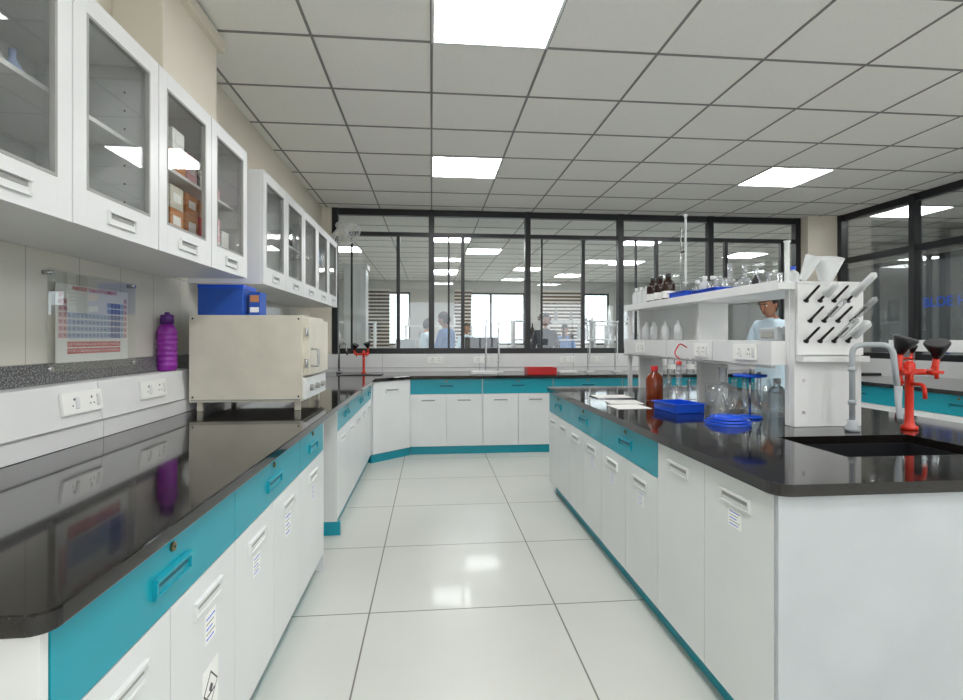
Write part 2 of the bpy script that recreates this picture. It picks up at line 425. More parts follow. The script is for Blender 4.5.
# raceways
b = B()
prof = [(WL+0.001, 0.881), (-1.38, 0.881), (-1.38, 0.955), (-1.385, 0.96), (-1.405, 1.118), (WL+0.001, 1.12)]
Mx = Matrix(((1, 0, 0, 0), (0, 0, 1, 0), (0, 1, 0, 0), (0, 0, 0, 1)))
for y0, y1 in ((0.90, 1.36), (1.363, 2.36), (2.363, 4.2), (4.203, 6.5)):
    b.prism(prof, y0, y1, OFFW, Mx)
b.box(-1.386, -1.374, 0.9, 6.5, 0.955, 0.96, GREYD)
b.done('trim_1', 0.003)
b = B(); b.box(WL+0.001, WL+0.022, 0.5, 6.5, 1.122, 1.20, GREYG); b.done('trim_2')
b = B(); b.box(-1.37, 4.98, YB-0.13, YB-0.001, 0.881, 1.099, OFFW)
for x in (-0.6, 0.6, 1.8, 3.0, 4.2): b.box(x-0.002, x+0.002, YB-0.133, YB-0.129, 0.885, 1.095, GREYD)
b.box(-1.37, 4.97, YB-0.136, YB-0.129, 0.93, 0.936, GREYD)
b.done('trim_3', 0.003)
tilt = Matrix.Rotation(math.radians(-7.2), 4, 'X')
for y in (2.24, 2.78): outlet('wall_socket', FR('L', (-1.3935, y, 1.045)) @ tilt, 0.24, 0.085)
for x in (0.05, 0.62, 1.72, 2.1, 3.4, 4.3): outlet('wall_socket', FR('B', (x, YB-0.13, 1.03)), 0.2, 0.08)

# ------------------------------------------------------------ wall cabinets
def wallcab(name, ys, zs=(2.02,), div=()):
    b = B(); y0, y1 = ys[0], ys[-1]
    zb, zt = 1.64, 2.36; xb, xf = WL+0.002, -1.07
    b.box(xb, xf, y0+0.0185, y1-0.0185, zb+0.001, zb+0.02, OFFW); b.box(xb, xf, y0+0.0185, y1-0.0185, zt-0.02, zt-0.001, OFFW)
    b.box(xb+0.001, xb+0.01, y0+0.002, y1-0.002, zb+0.002, zt-0.002, OFFW)
    b.box(xb, xf, y0, y0+0.018, zb, zt, OFFW); b.box(xb, xf, y1-0.018, y1, zb, zt, OFFW)
    for y in div: b.box(xb+0.01, xf-0.001, y-0.009, y+0.009, zb+0.01, zt-0.01, OFFW)
    for z in zs: b.box(xb+0.005, xf-0.05, y0+0.01, y1-0.01, z, z+0.015, OFFW)
    M = FR('L', (xf, 0, 0))
    for u0, u1 in zip(ys, ys[1:]):
        g = 0.003; s = 0.065; bt = 0.115; tp = 0.065; d = 0.02
        b.box(u0+g, u0+s, zb, zt, 0.001, d, OFFW, M); b.box(u1-s, u1-g, zb, zt, 0.001, d, OFFW, M)
        b.box(u0+s, u1-s, zb, zb+bt, 0.001, d, OFFW, M); b.box(u0+s, u1-s, zt-tp, zt, 0.001, d, OFFW, M)
        b.box(u0+s-0.001, u1-s+0.001, zb+bt-0.001, zt-tp+0.001, 0.006, 0.010, CGLASS, M)
        gs = 0.008
        b.box(u0+s-0.002, u0+s+gs, zb+bt-0.002, zt-tp+0.002, 0.004, 0.021, GREYD, M); b.box(u1-s-gs, u1-s+0.002, zb+bt-0.002, zt-tp+0.002, 0.004, 0.021, GREYD, M)
        b.box(u0+s+gs, u1-s-gs, zb+bt-0.002, zb+bt+gs, 0.004, 0.0211, GREYD, M); b.box(u0+s+gs, u1-s-gs, zt-tp-gs, zt-tp+0.002, 0.004, 0.0211, GREYD, M)
        handle(b, M, (u0+u1)/2, zb+0.055, OFFW, 0.16, 0.045, d=d)
    for y in div[1:2]:
        for z in (1.75, 1.82, 1.89, 1.96, 2.1, 2.17, 2.24):
            for x in (-1.40, -1.17): b.tube([(x, y-0.0095, z), (x, y-0.0085, z)], 0.004, DARK, 8)
    return b.done(name, 0.002)
near = [0.67, 1.16, 1.65, 2.14, 2.63, 3.12]
far = [3.41, 3.93, 4.45, 4.97, 5.49, 6.0]
wallcab('wall_cabinet', near, div=(1.16, 2.14))
wallcab('wall_cabinet', far, div=(3.93, 4.97))
b = B()
for (y, z, w, h, m) in ((2.40, 1.661, .13, .11, CARD), (2.40, 1.772, .12, .1, CARD), (2.40, 1.873, .12, .1, BEIGE), (2.55, 1.661, .12, .1, CARD), (2.55, 1.762, .12, .12, CARD), (2.55, 1.883, .12, .09, CARD), (2.69, 1.661, .13, .13, CARD), (2.69, 1.792, .11, .1, REDINK), (2.69, 1.893, .11, .08, CARD), (2.84, 1.661, .1, .15, PAPER), (2.84, 1.812, .1, .12, PINK), (2.96, 1.661, .1, .12, CARD), (2.96, 1.782, .1, .1, PAPER), (2.42, 2.036, .12, .1, CARD), (2.56, 2.036, .1, .13, PINK), (2.42, 2.137, .11, .09, PAPER)):
    b.box(-1.33, -1.13, y, y+w, z, z+h, m)
    b.box(-1.1305, -1.129, y+w*0.2, y+w*0.8, z+h*0.3, z+h*0.7, PAPER)
    b.box(-1.30, -1.16, y-0.0005, y+0.001, z+h*0.55, z+h*0.62, BROWNB)
b.done('reagent_cartons', 0.002)
b = B()
for k in range(6):
    y = 2.74+0.062*k
    b.lathe((-1.2, y, 2.036), [(0, 0), (0.024, 0), (0.024, 0.08), (0.011, 0.1), (0.011, 0.115), (0.014, 0.115), (0.014, 0.13), (0, 0.13)], random.choice([PAPER, PINK, BROWNB, PURPLE]), 14)
b.done('reagent_bottles')
b = B()
for k in range(9):
    y = 1.22+0.065*k
    b.lathe((-1.28, y, 2.036), [(0, 0), (0.026, 0), (0.026, 0.09), (0.01, 0.12), (0.01, 0.15), (0, 0.15)], random.choice([PLAST, PINK, LBLUE]), 14)
b.done('reagent_bottles')
b = B()
for k in range(26):
    y = 3.5+0.095*k
    for z in (1.661, 2.036):
        if random.random() < 0.8 and min(abs(y-q) for q in far) > 0.04:
            h = random.uniform(0.9, 1.6)
            b.lathe((-1.2+random.uniform(-.05, .03), y, z), [(0, 0), (0.035, 0), (0.035, 0.1*h), (0.013, 0.13*h), (0.013, 0.16*h), (0, 0.16*h)], random.choice([PAPER, BROWNB, PLAST, OFFW, CARD, LBLUE]), 12)
b.done('reagent_bottles')

# ------------------------------------------------------------ periodic table poster
M = FR('L', (WL+0.002, 2.47, 1.37))
b = B()
b.box(-0.30, 0.30, -0.205, 0.20, 0.026, 0.030, ACRYL, M)
b.box(-0.245, 0.245, -0.17, 0.15, 0.018, 0.022, PAPER, M)
for u_ in (-0.285, 0.285):
    for v_ in (-0.19, 0.185):
        c = M @ Vector((u_, v_, 0)); b.tube([c, c+Vector((0.036, 0, 0))], 0.009, STEEL, 12)
syms = "H . . . . . . . . . . . . . . . . He|Li Be . . . . . . . . . . B C N O F Ne|Na Mg . . . . . . . . . . Al Si P S Cl Ar|K Ca Sc Ti V Cr Mn Fe Co Ni Cu Zn Ga Ge As Se Br Kr|Rb Sr Y Zr Nb Mo Tc Ru Rh Pd Ag Cd In Sn Sb Te I Xe|Cs Ba La Hf Ta W Re Os Ir Pt Au Hg Tl Pb Bi Po At Rn|Fr Ra Ac Rf Db Sg Bh Hs Mt Ds Rg Cn Nh Fl Mc Lv Ts Og|. . Ce Pr Nd Pm Sm Eu Gd Tb Dy Ho Er Tm Yb Lu . .|. . Th Pa U Np Pu Am Cm Bk Cf Es Fm Md No Lr . ."
cells = []
cw = 0.0262; ch = 0.0275
for r_, row in enumerate(syms.split('|')):
    for c_, sy in enumerate(row.split()):
        if sy == '.': continue
        uu = -0.2225+c_*cw; vv = 0.106-r_*ch - (0.01 if r_ > 6 else 0)
        col = CELLR if r_ > 6 else (PINK if c_ in (0, 1) else (LBLUE if c_ < 12 else (CELLY if c_ in (13, 14, 15) else (PINK if c_ == 17 else LBLUE))))
        b.box(uu-cw*0.45, uu+cw*0.45, vv-ch*0.42, vv+ch*0.42, 0.0215, 0.0226, col, M)
        cells.append((uu, vv, sy))
po = b.done('periodic_table_poster')
for uu, vv, sy in cells:
    text('symbol', sy, M @ Matrix.Translation((uu, vv, 0.0230)), 0.014, INK if vv > -0.09 else PAPER, po, 0.0001)
text('title', 'PERIODIC TABLE OF ELEMENTS', M @ Matrix.Translation((0, 0.136, 0.0230)), 0.022, REDINK, po, 0.0001, bold=True)

# purple bottle
b = B(); o = (-1.444, 3.03, 1.121)
pr = [(0, 0), (0.044, 0), (0.048, 0.006)]
for k in range(7):
    z = 0.02+k*0.029; pr += [(0.047, z), (0.051, z+0.008), (0.051, z+0.016), (0.047, z+0.024)]
pr += [(0.046, 0.228), (0.034, 0.25), (0.028, 0.255), (0, 0.255)]
b.lathe(o, pr, PURPLE)
b.lathe(o, [(0, 0.255), (0.034, 0.255), (0.034, 0.30), (0.030, 0.306), (0, 0.306)], PURPD)
b.lathe(o, [(0.012, 0.306), (0.012, 0.32), (0, 0.32)], PURPD)
b.done('water_bottle')

# oven
b = B()
x0, x1, y0, y1, z0, z1 = -1.36, -0.74, 3.10, 3.69, 0.935, 1.43
b.box(x0, x1, y0, y1, z0, z1, BEIGE)
for lx in (x0+0.03, x1-0.05):
    for ly in (y0+0.03, y1-0.05): b.box(lx, lx+0.03, ly, ly+0.03, 0.881, z0+0.001, BEIGE)
b.box(x0+0.01, x1-0.01, y0-0.006, y0+0.001, z0+0.01, z0+0.016, GREYD)
b.box(x1-0.001, x1+0.035, y0+0.03, y1-0.02, z0+0.15, z1-0.02, BEIGE)
b.box(x1-0.001, x1+0.02, y0+0.02, y1-0.02, z0+0.01, z0+0.135, OFFW)
for yy in (0.12, 0.27, 0.42):
    c = Vector((x1+0.02, y0+yy, z0+0.07)); b.tube([c, c+Vector((0.022, 0, 0))], 0.018, GREYD, 16)
b.tube([(x1+0.03, y0+0.07, z0+0.3), (x1+0.075, y0+0.07, z0+0.3), (x1+0.075, y0+0.07, z0+0.2), (x1+0.03, y0+0.07, z0+0.2)], 0.008, STEEL, 10)
for zz in (z0+0.22, z0+0.40): b.tube([(x1+0.02, y0+0.022, zz-0.025), (x1+0.02, y0+0.022, zz+0.025)], 0.01, STEEL, 10)
for (cx, cz) in ((x0+0.02, z0+0.03), (x1-0.02, z0+0.03), (x0+0.02, z1-0.02), (x1-0.02, z1-0.02)):
    b.tube([(cx, y0, cz), (cx, y0-0.003, cz)], 0.006, DARK, 8)
b.done('hot_air_oven', 0.004)
b = B()
b.box(-1.33, -1.08, 3.14, 3.36, 1.431, 1.605, BLUEB); b.box(-1.332, -1.078, 3.138, 3.362, 1.585, 1.607, BLUE)
b.done('blue_carton_box', 0.003)
b = B(); b.box(-1.06, -1.0, 3.18, 3.30, 1.431, 1.57, BLUEB); b.box(-1.055, -1.005, 3.178, 3.181, 1.51, 1.55, CARD); b.box(-1.055, -1.005, 3.178, 3.181, 1.45, 1.48, PAPER); b.done('small_carton', 0.002)

# wall fan
b = B()
c = Vector((-1.0, 6.25, 2.52)); ax = Vector((0.55, -0.35, -0.75)).normalized()
q = Vector((0, 0, 1)).rotation_difference(ax).to_matrix().to_4x4()
for k in range(6):
    rr = 0.03+0.028*k
    b.tube([c + (q @ Vector((rr*math.cos(t*math.pi/12), rr*math.sin(t*math.pi/12), 0.06-0.02*(k/5)**2))) for t in range(25)], 0.0025 if k < 5 else 0.007, OFFW, 6, caps=False)
    b.tube([c + (q @ Vector((rr*math.cos(t*math.pi/12), rr*math.sin(t*math.pi/12), -0.05+0.06*(k/5)**2))) for t in range(25)], 0.0025, OFFW, 6, caps=False)
for t in range(16):
    a = t*math.pi/8
    b.tube([c + (q @ Vector((rr*math.cos(a), rr*math.sin(a), z))) for rr, z in ((0.02, 0.06), (0.09, 0.055), (0.17, 0.03), (0.165, 0.01), (0.09, -0.03), (0.03, -0.05))], 0.002, OFFW, 5)
for t in range(3):
    a = t*2*math.pi/3
    p = [q @ Vector((rr*math.cos(a+d), rr*math.sin(a+d), z)) + c for rr, d, z in ((0.03, -0.5, 0.0), (0.145, -0.42, -0.01), (0.15, 0.4, 0.02), (0.03, 0.5, 0.02))]
    f = b.bm.faces.new([b.bm.verts.new(v) for v in p]); f.material_index = b.mi(BEIGE)
b.tube([c+(q @ Vector((0, 0, -0.16))), c+(q @ Vector((0, 0, -0.05))), c+(q @ Vector((0, 0, 0.03)))], [0.045, 0.06, 0.03], OFFW, 18)
b.tube([c+(q @ Vector((0, 0, -0.12))), Vector((-1.18, 6.36, 2.50)), Vector((-1.35, 6.36, 2.48))], 0.016, OFFW, 10)
b.box(-1.359, -1.33, 6.30, 6.42, 2.41, 2.56, OFFW)
b.done('wall_fan')

# ------------------------------------------------------------ island
IX0, IX1 = 0.98, 2.60; IY0, IY1 = 1.41, 4.45
sx0, sx1, sy0, sy1 = 1.46, 2.06, 1.72, 2.10
b = B()
r = 0.05
def arc(cx, cy, a0, a1, n=5): return [(cx+r*math.cos(math.radians(a0+(a1-a0)*i/n)), cy+r*math.sin(math.radians(a0+(a1-a0)*i/n))) for i in range(n+1)]
b.prism(arc(IX0+r, IY0+r, 180, 270)+arc(IX1-r, IY0+r, 270, 360)+[(IX1, sy0), (IX0, sy0)], 0.845, 0.88, BLACKG)
b.box(IX0, sx0, sy0, sy1, 0.845, 0.88, BLACKG); b.box(sx1, IX1, sy0, sy1, 0.845, 0.88, BLACKG)
b.prism([(IX0, sy1), (IX1, sy1)]+arc(IX1-r, IY1-r, 0, 90)+arc(IX0+r, IY1-r, 90, 180), 0.845, 0.88, BLACKG)
b.done('island_granite_countertop')
b = B()
b.box(sx0-0.012, sx0, sy0-0.012, sy1+0.012, 0.60, 0.8445, SINKM); b.box(sx1, sx1+0.012, sy0-0.012, sy1+0.012, 0.60, 0.8445, SINKM)
b.box(sx0, sx1, sy0-0.012, sy0, 0.60, 0.8445, SINKM); b.box(sx0, sx1, sy1, sy1+0.012, 0.60, 0.8445, SINKM)
b.box(sx0-0.01, sx1+0.01, sy0-0.01, sy1+0.01, 0.595, 0.612, SINKM)
b.lathe((1.76, 1.91, 0.612), [(0, 0.001), (0.03, 0.001), (0.035, 0.004), (0.04, 0)], STEEL, 20)
b.done('laboratory_sink')
b = B()
cx0 = 1.02
b.box(cx0, 1.42, 1.452, 4.41, 0.091, ZT-0.001, WHITE); b.box(1.42, 2.56, 2.16, 4.41, 0.091, ZT-0.001, WHITE)
b.box(2.10, 2.56, 1.462, 2.16, 0.091, ZT-0.001, WHITE); b.box(1.42, 2.10, 1.462, 1.68, 0.091, ZT-0.001, WHITE)
b.box(1.05, 2.5, 1.47, 4.38, 0, 0.09, TEAL)
b.box(1.002, 1.60, 1.435, 1.45, 0.0, ZT-0.001, PANEL); b.box(1.62, 2.57, 1.447, 1.461, 0.0, ZT-0.001, PANEL)
M = FR('R', (cx0, 0, 0))
ed = [1.453, 1.85, 2.25, 2.64, 3.03, 3.40, 3.76, 4.09, 4.41]
for i, (a, c) in enumerate(zip(ed, ed[1:])):
    if i < 2: door(b, M, -c, -a, 0.095, ZT-0.003, WHITE, 0.765)
    else: door(b, M, -c, -a, 0.095, ZD, WHITE, 0.60)
for a, c in ((2.25, 3.03), (3.03, 3.76), (3.76, 4.41)): door(b, M, -c, -a, ZD, ZT-0.003, TEAL, 0.755, True)
sticker(b, M, -1.655, 0.70, 0.075, 0.06); sticker(b, M, -2.44, 0.53, 0.07, 0.07); sticker(b, M, -2.83, 0.53, 0.06, 0.06); sticker(b, M, -3.2, 0.53)
b.done('island_base_cabinet', 0.002)

# island reagent rack
b = B()
RX0, RX1 = 1.62, 2.06; RY0, RY1 = 2.32, 4.30; SH = 1.56
b.box(1.70, 2.04, RY0, RY0+0.04, 0.881, SH-0.03, OFFW)
b.box(1.695, 1.735, RY0+0.03, RY0+0.06, 0.882, SH-0.03, OFFW)
for y in (3.28, RY1-0.04): b.box(RX0+0.12, RX1-0.12, y, y+0.03, 0.881, SH-0.031, OFFW)
b.box(RX0, RX1, RY0-0.002, RY1, SH-0.03, SH, OFFW)
b.box(RX0-0.004, RX0+0.001, RY0-0.002, RY1, SH-0.035, SH+0.012, OFFW)
b.box(RX0, RX1, RY0+0.05, RY1-0.001, 1.17, 1.285, OFFW)
b.box(RX0-0.004, RX0+0.02, RY0+0.05, RY1, 1.155, 1.165, GREYD)
for y in (2.9, 3.5): b.box(RX0-0.0015, RX0+0.001, y, y+0.003, 1.171, 1.284, GREYD)
b.box(RX0+0.22, RX0+0.235, 3.30, RY1-0.05, 1.28, SH-0.025, OFFW)
b.box(RX0+0.03, RX0+0.06, RY1-0.032, RY1-0.002, 0.881, SH-0.03, OFFW)
for (z, x) in ((1.10, 1.745), (0.95, 1.745), (1.10, 2.0), (0.95, 2.0)): b.tube([(x, RY0+0.001, z), (x, RY0-0.004, z)], 0.008, STEEL, 10)
b.done('reagent_rack', 0.002)
for y in (2.58, 3.02, 3.95): outlet('wall_socket', FR('R', (RX0-0.0005, y, 1.228)), 0.2 if y < 2.6 else 0.16, 0.08)

# drying peg rack with glassware
b = B()
M = FR('B', (1.87, 2.315, 0))
b.box(-0.165, 0.165, 1.22, 1.56, 0, 0.012, OFFW, M)
b.box(-0.165, 0.165, 1.19, 1.215, 0.0, 0.05, OFFW, M)
b.box(-0.166, 0.166, 1.555, 1.565, 0, 0.018, OFFW, M)
for i in range(3):
    for j in range(4):
        u_ = -0.125+j*0.07+(0.02 if i % 2 else 0); v_ = 1.475-i*0.095
        p0 = M @ Vector((u_, v_, 0.01)); p1 = M @ Vector((u_+0.008, v_+0.065, 0.09))
        b.tube([p0, p0+(p1-p0)*0.94, p1], [0.0065, 0.0055, 0.003], BLACKP, 10)
        b.tube([p0, p0+(p1-p0)*0.05], 0.013, BLACKP, 12)
d = Vector((0.008, -0.08, 0.065)).normalized()
for (u_, v_, rr, L, mm) in ((0.085, 1.475, 0.016, 0.13, PLAST), (0.105, 1.38, 0.014, 0.11, LGLASS), (0.015, 1.285, 0.014, 0.11, LGLASS), (-0.055, 1.475, 0.018, 0.07, PLAST), (0.085, 1.285, 0.02, 0.09, PLAST), (-0.035, 1.38, 0.013, 0.10, LGLASS)):
    p0 = M @ Vector((u_+0.003, v_+0.025, 0.045))
    b.tube([p0, p0+d*L, p0+d*(L+0.012)], [rr, rr, rr*0.3], mm, 16)
b.done('glassware_drying_rack')
b = B()
for (x, y, tx, ty, rr, h) in ((1.80, 2.40, 0.35, -0.2, 0.036, 0.12), (1.93, 2.41, -0.1, -0.3, 0.066, 0.11)):
    R = Matrix.Rotation(tx, 4, 'Y') @ Matrix.Rotation(-ty, 4, 'X')
    b.lathe((x, y, 1.582), [(rr*0.45, 0), (rr, h), (rr*0.95, h), (rr*0.4, 0.003), (0, 0.003)], PLAST, 24, R)
b.done('plastic_beakers')

def bend(pts, n=5, rad=0.03):
    out = [Vector(pts[0])]
    for i in range(1, len(pts)-1):
        p = Vector(pts[i]); a = (Vector(pts[i-1])-p).normalized()*rad; c = (Vector(pts[i+1])-p).normalized()*rad
        for k in range(n+1):
            t = k/n; out.append((p+a)*(1-t)**2 + p*2*t*(1-t) + (p+c)*t*t)
    out.append(Vector(pts[-1])); return out
b = B()
b.lathe((1.89, 2.20, 0.881), [(0, 0), (0.03, 0), (0.03, 0.015), (0.02, 0.03), (0.02, 0.05), (0, 0.05)], PVC)
b.tube(bend([(1.89, 2.20, 0.90), (1.89, 2.20, 1.27), (2.02, 2.13, 1.27), (2.03, 2.11, 1.05)], rad=0.045), 0.012, PVC, 14)
b.tube([(2.03, 2.11, 1.09), (2.03, 2.11, 1.02), (1.99, 2.06, 0.95)], [0.016, 0.013, 0.011], PVC, 12)
for z in (1.0, 1.15): b.tube([(1.89, 2.20, z), (1.89, 2.20, z+0.02)], 0.017, PVC, 14)
b.done('gooseneck_faucet')

def redtap(name, o, s=1.0, flip=1):
    o = Vector(o); b = B()
    def P(x, y, z): return o + Vector((x*flip, y, z))*s
    b.lathe(o, [(0, 0), (0.032*s, 0), (0.032*s, 0.012*s), (0.02*s, 0.02*s), (0.016*s, 0.05*s), (0.016*s, 0.24*s), (0.022*s, 0.25*s), (0.022*s, 0.285*s), (0.012*s, 0.30*s), (0, 0.30*s)], RED)
    b.tube(bend([P(0, 0, 0.25), P(-0.055, 0, 0.25), P(-0.055, -0.01, 0.33)], rad=0.02*s), 0.013*s, RED, 12)
    b.tube(bend([P(0, 0, 0.25), P(0.12, 0, 0.25), P(0.12, -0.01, 0.31)], rad=0.03*s), 0.013*s, RED, 12)
    for x, z in ((-0.055, 0.33), (0.12, 0.31)):
        b.tube([P(x, -0.01, z), P(x*1.0, -0.015, z+0.02), P(x*0.85, -0.03, z+0.065), P(x*0.83, -0.032, z+0.072)], [0.015*s, 0.024*s, 0.048*s, 0.044*s], BLACKP, 18)
    for x in (-0.045, 0.085):
        b.tube([P(x, -0.012, 0.25), P(x, -0.045, 0.25)], 0.014*s, RED, 12)
        b.tube([P(x-0.028, -0.045, 0.25), P(x+0.028, -0.045, 0.25)], 0.008*s, RED, 10)
        b.tube([P(x, -0.045, 0.222), P(x, -0.045, 0.278)], 0.008*s, RED, 10)
    b.tube(bend([P(0, -0.01, 0.20), P(0, -0.07, 0.20), P(0, -0.075, 0.14)], rad=0.02*s), 0.008*s, RED, 10)
    return b.done(name)
redtap('laboratory_water_tap', (2.19, 2.22, 0.881), 1.05)
redtap('laboratory_water_tap', (-0.80, 6.33, 0.881), 0.9, -1)
b = B()
b.tube(bend([(-1.10, 6.40, 0.881), (-1.10, 6.40, 1.22), (-1.0, 6.28, 1.24), (-0.98, 6.26, 1.1)], rad=0.05), 0.011, STEEL, 12)
b.lathe((-1.10, 6.40, 0.881), [(0, 0), (0.03, 0), (0.03, 0.02), (0, 0.02)], STEEL)
b.done('swan_neck_faucet')
b = B()
b.box(-1.05, -0.55, 5.96, 6.20, 0.8805, 0.885, SINKM); b.box(-1.03, -0.57, 5.98, 6.18, 0.884, 0.8855, BLACKP)
b.done('corner_sink')

def bottle(name, o, r_, h, m, cap, label=True):
    b = B(); b.lathe(o, [(0, 0), (r_*0.95, 0), (r_, h*0.03), (r_, h*0.62), (r_*0.85, h*0.72), (r_*0.36, h*0.82), (r_*0.33, h*0.88), (0, h*0.88)], m)
    b.lathe(o, [(r_*0.42, h*0.86), (r_*0.42, h*0.99), (r_*0.38, h), (0, h)], cap)
    if label: b.lathe(o, [(r_*1.01, h*0.12), (r_*1.015, h*0.13), (r_*1.015, h*0.36), (r_*1.01, h*0.37)], PAPER)
    return b.done(name, recalc=False)
def flask(name, o, r_, h, m=None, stop=None):
    m = m or LGLASS; b = B(); pr = [(0, 0.002)]
    for i in range(11):
        a = math.radians(-75+150*i/10)
        pr.append((r_*math.cos(a), r_*math.sin(75*math.pi/180)+r_*math.sin(a)))
    top = pr[-1][1]; nr = r_*0.26
    pr += [(nr, top+0.01), (nr, h-0.006), (nr*1.25, h-0.003), (nr*1.25, h), (nr*0.9, h)]
    b.lathe(o, pr, m)
    if stop: b.lathe(o, [(nr*0.9, h-0.01), (nr*1.1, h+0.015), (0, h+0.018)], stop)
    return b.done(name, recalc=False)
def conical(name, o, r_, h, m=None):
    b = B(); b.lathe(o, [(0, 0.002), (r_*0.95, 0.002), (r_, 0.008), (r_*0.97, 0.02), (r_*0.28, h*0.72), (r_*0.26, h*0.97), (r_*0.34, h), (r_*0.24, h*0.99)], m or LGLASS)
    return b.done(name, recalc=False)
def beaker(name, o, r_, h, m=None):
    b = B(); b.lathe(o, [(0, 0.002), (r_*0.92, 0.002), (r_, 0.01), (r_, h*0.97), (r_*1.06, h), (r_*0.97, h*0.98)], m or LGLASS)
    return b.done(name, recalc=False)
Z = 0.881
bottle('amber_reagent_bottle', (1.50, 3.42, Z), 0.056, 0.23, AMBER, REDP, False)
b = B()
for k, (a, dx, dy) in enumerate(((0.05, 0, 0), (-0.12, 0.05, 0.22))):
    R = Matrix.Translation((1.17+dx, 3.10+dy, Z+0.0015*k)) @ Matrix.Rotation(a, 4, 'Z')
    b.box(-0.08, 0.13, -0.10, 0.10, 0, 0.0015, PAPER, R)
b.done('paper_sheets')
b = B(); R = Matrix.Translation((1.27, 3.62, Z)); b.box(-.13, .13, -.1, .1, 0, 0.004, STEEL, R); b.box(-.12, .12, -.09, .09, 0.003, 0.006, PAPER, R); b.done('clipboard')
def tray(name, x0, x1, y0, y1, z, h, m, t=0.005, rot=0):
    b = B(); cx, cy = (x0+x1)/2, (y0+y1)/2; w, d = (x1-x0)/2, (y1-y0)/2
    R = Matrix.Translation((cx, cy, z)) @ Matrix.Rotation(rot, 4, 'Z')
    b.box(-w, w, -d, d, 0, t, m, R)
    b.box(-w, -w+t, -d, d, t, h, m, R); b.box(w-t, w, -d, d, t, h, m, R)
    b.box(-w+t, w-t, -d, -d+t, t, h, m, R); b.box(-w+t, w-t, d-t, d, t, h, m, R)
    l = 0.012
    b.box(-w-l, w+l, -d-l, -d, h-0.004, h, m, R); b.box(-w-l, w+l, d, d+l, h-0.004, h, m, R)
    b.box(-w-l, -w, -d, d, h-0.004, h, m, R); b.box(w, w+l, -d, d, h-0.004, h, m, R)
    return b.done(name, 0.003)
tray('blue_tray', 1.33, 1.51, 2.80, 3.02, Z, 0.05, BLUE, rot=0.15)
flask('round_bottom_flask', (1.52, 3.11, Z), 0.06, 0.26, stop=REDP)
flask('round_bottom_flask', (1.66, 2.86, Z), 0.085, 0.25)
conical('conical_flask', (1.54, 2.68, Z), 0.05, 0.16)
b = B()
for k, (x, y, rr) in enumerate(((1.44, 2.44, 0.11), (1.45, 2.45, 0.098), (1.455, 2.46, 0.085))):
    b.lathe((x, y, Z+0.011*k), [(0, 0), (rr*0.9, 0), (rr, 0.010), (rr*0.96, 0.0108), (rr*0.85, 0.006), (0, 0.006)], BLUE, 32)
b.lathe((1.455, 2.46, Z+0.028), [(0.06, 0), (0.058, 0.012), (0, 0.012)], BLUE, 28)
b.done('blue_plastic_lids', recalc=False)
b = B()
c = (1.67, 2.62)
b.lathe((c[0], c[1], Z), [(0, 0), (0.06, 0), (0.062, 0.004), (0.055, 0.012), (0, 0.014)], BLUE)
b.tube([(c[0], c[1], Z+0.01), (c[0], c[1], Z+0.24)], 0.006, STEEL, 10)
b.lathe((c[0], c[1], Z+0.215), [(0, 0), (0.078, 0), (0.082, 0.006), (0.08, 0.012), (0, 0.014)], BLUE)
b.tube([(c[0]-0.03, c[1], Z+0.05), (c[0]-0.03, c[1], Z+0.24)], 0.011, LGLASS, 12)
b.tube([(c[0]+0.05, c[1], Z+0.06), (c[0]+0.05, c[1], Z+0.24)], 0.011, LGLASS, 12)
b.done('pipette_stand')
for (x, y, k) in ((1.83, 2.50, 0), (1.85, 2.66, 1), (1.80, 2.78, 2), (1.95, 2.84, 0), (1.95, 2.50, 1), (1.80, 2.98, 2), (1.95, 2.62, 0)):
    if k == 0: beaker('glass_beaker', (x, y, Z), 0.05, 0.14)
    elif k == 1: bottle('clear_reagent_bottle', (x, y, Z), 0.045, 0.2, LGLASS, OFFW, False)
    else: conical('conical_flask', (x, y, Z), 0.055, 0.17)
for (x, y) in ((1.75, 3.12), (1.8, 3.45), (1.72, 3.75), (1.78, 3.9)): beaker('glass_beaker', (x, y, Z), 0.05, 0.13)
b = B(); b.tube(bend([(1.615, 3.20, 1.24), (1.56, 3.18, 1.27), (1.50, 3.14, 1.20), (1.53, 3.12, 1.17)], rad=0.03), 0.004, REDP, 8); b.done('rubber_tubing')

ZS = SH+0.001
for y in (3.62, 3.75, 3.88): bottle('dark_reagent_bottle', (1.69, y, ZS), 0.046, 0.20, BROWNB, BLACKP)
for y in (4.0, 4.1, 4.2): bottle('clear_reagent_bottle', (1.69, y, ZS), 0.035, 0.15, PLAST, OFFW, False)
tray('blue_tray', 1.65, 1.80, 3.30, 3.52, ZS, 0.05, BLUE)
tray('blue_tray', 1.64, 1.80, 2.90, 3.20, ZS, 0.035, BLUE)
flask('round_bottom_flask', (1.88, 3.16, ZS), 0.058, 0.21)
flask('round_bottom_flask', (1.88, 3.0, ZS), 0.052, 0.18)
beaker('glass_beaker', (1.90, 3.29, ZS), 0.04, 0.13)
for y, hh, mm in ((3.40, 0.16, LGLASS), (3.50, 0.17, PLAST), (3.60, 0.15, LGLASS)): bottle('clear_reagent_bottle', (1.90, y, ZS), 0.037, hh, mm, OFFW, False)
conical('conical_flask', (1.86, 2.86, ZS), 0.045, 0.14)
beaker('glass_beaker', (1.90, 2.75, ZS), 0.04, 0.10)
bottle('clear_reagent_bottle', (1.92, 2.63, ZS), 0.03, 0.12, PLAST, BLUE, False)
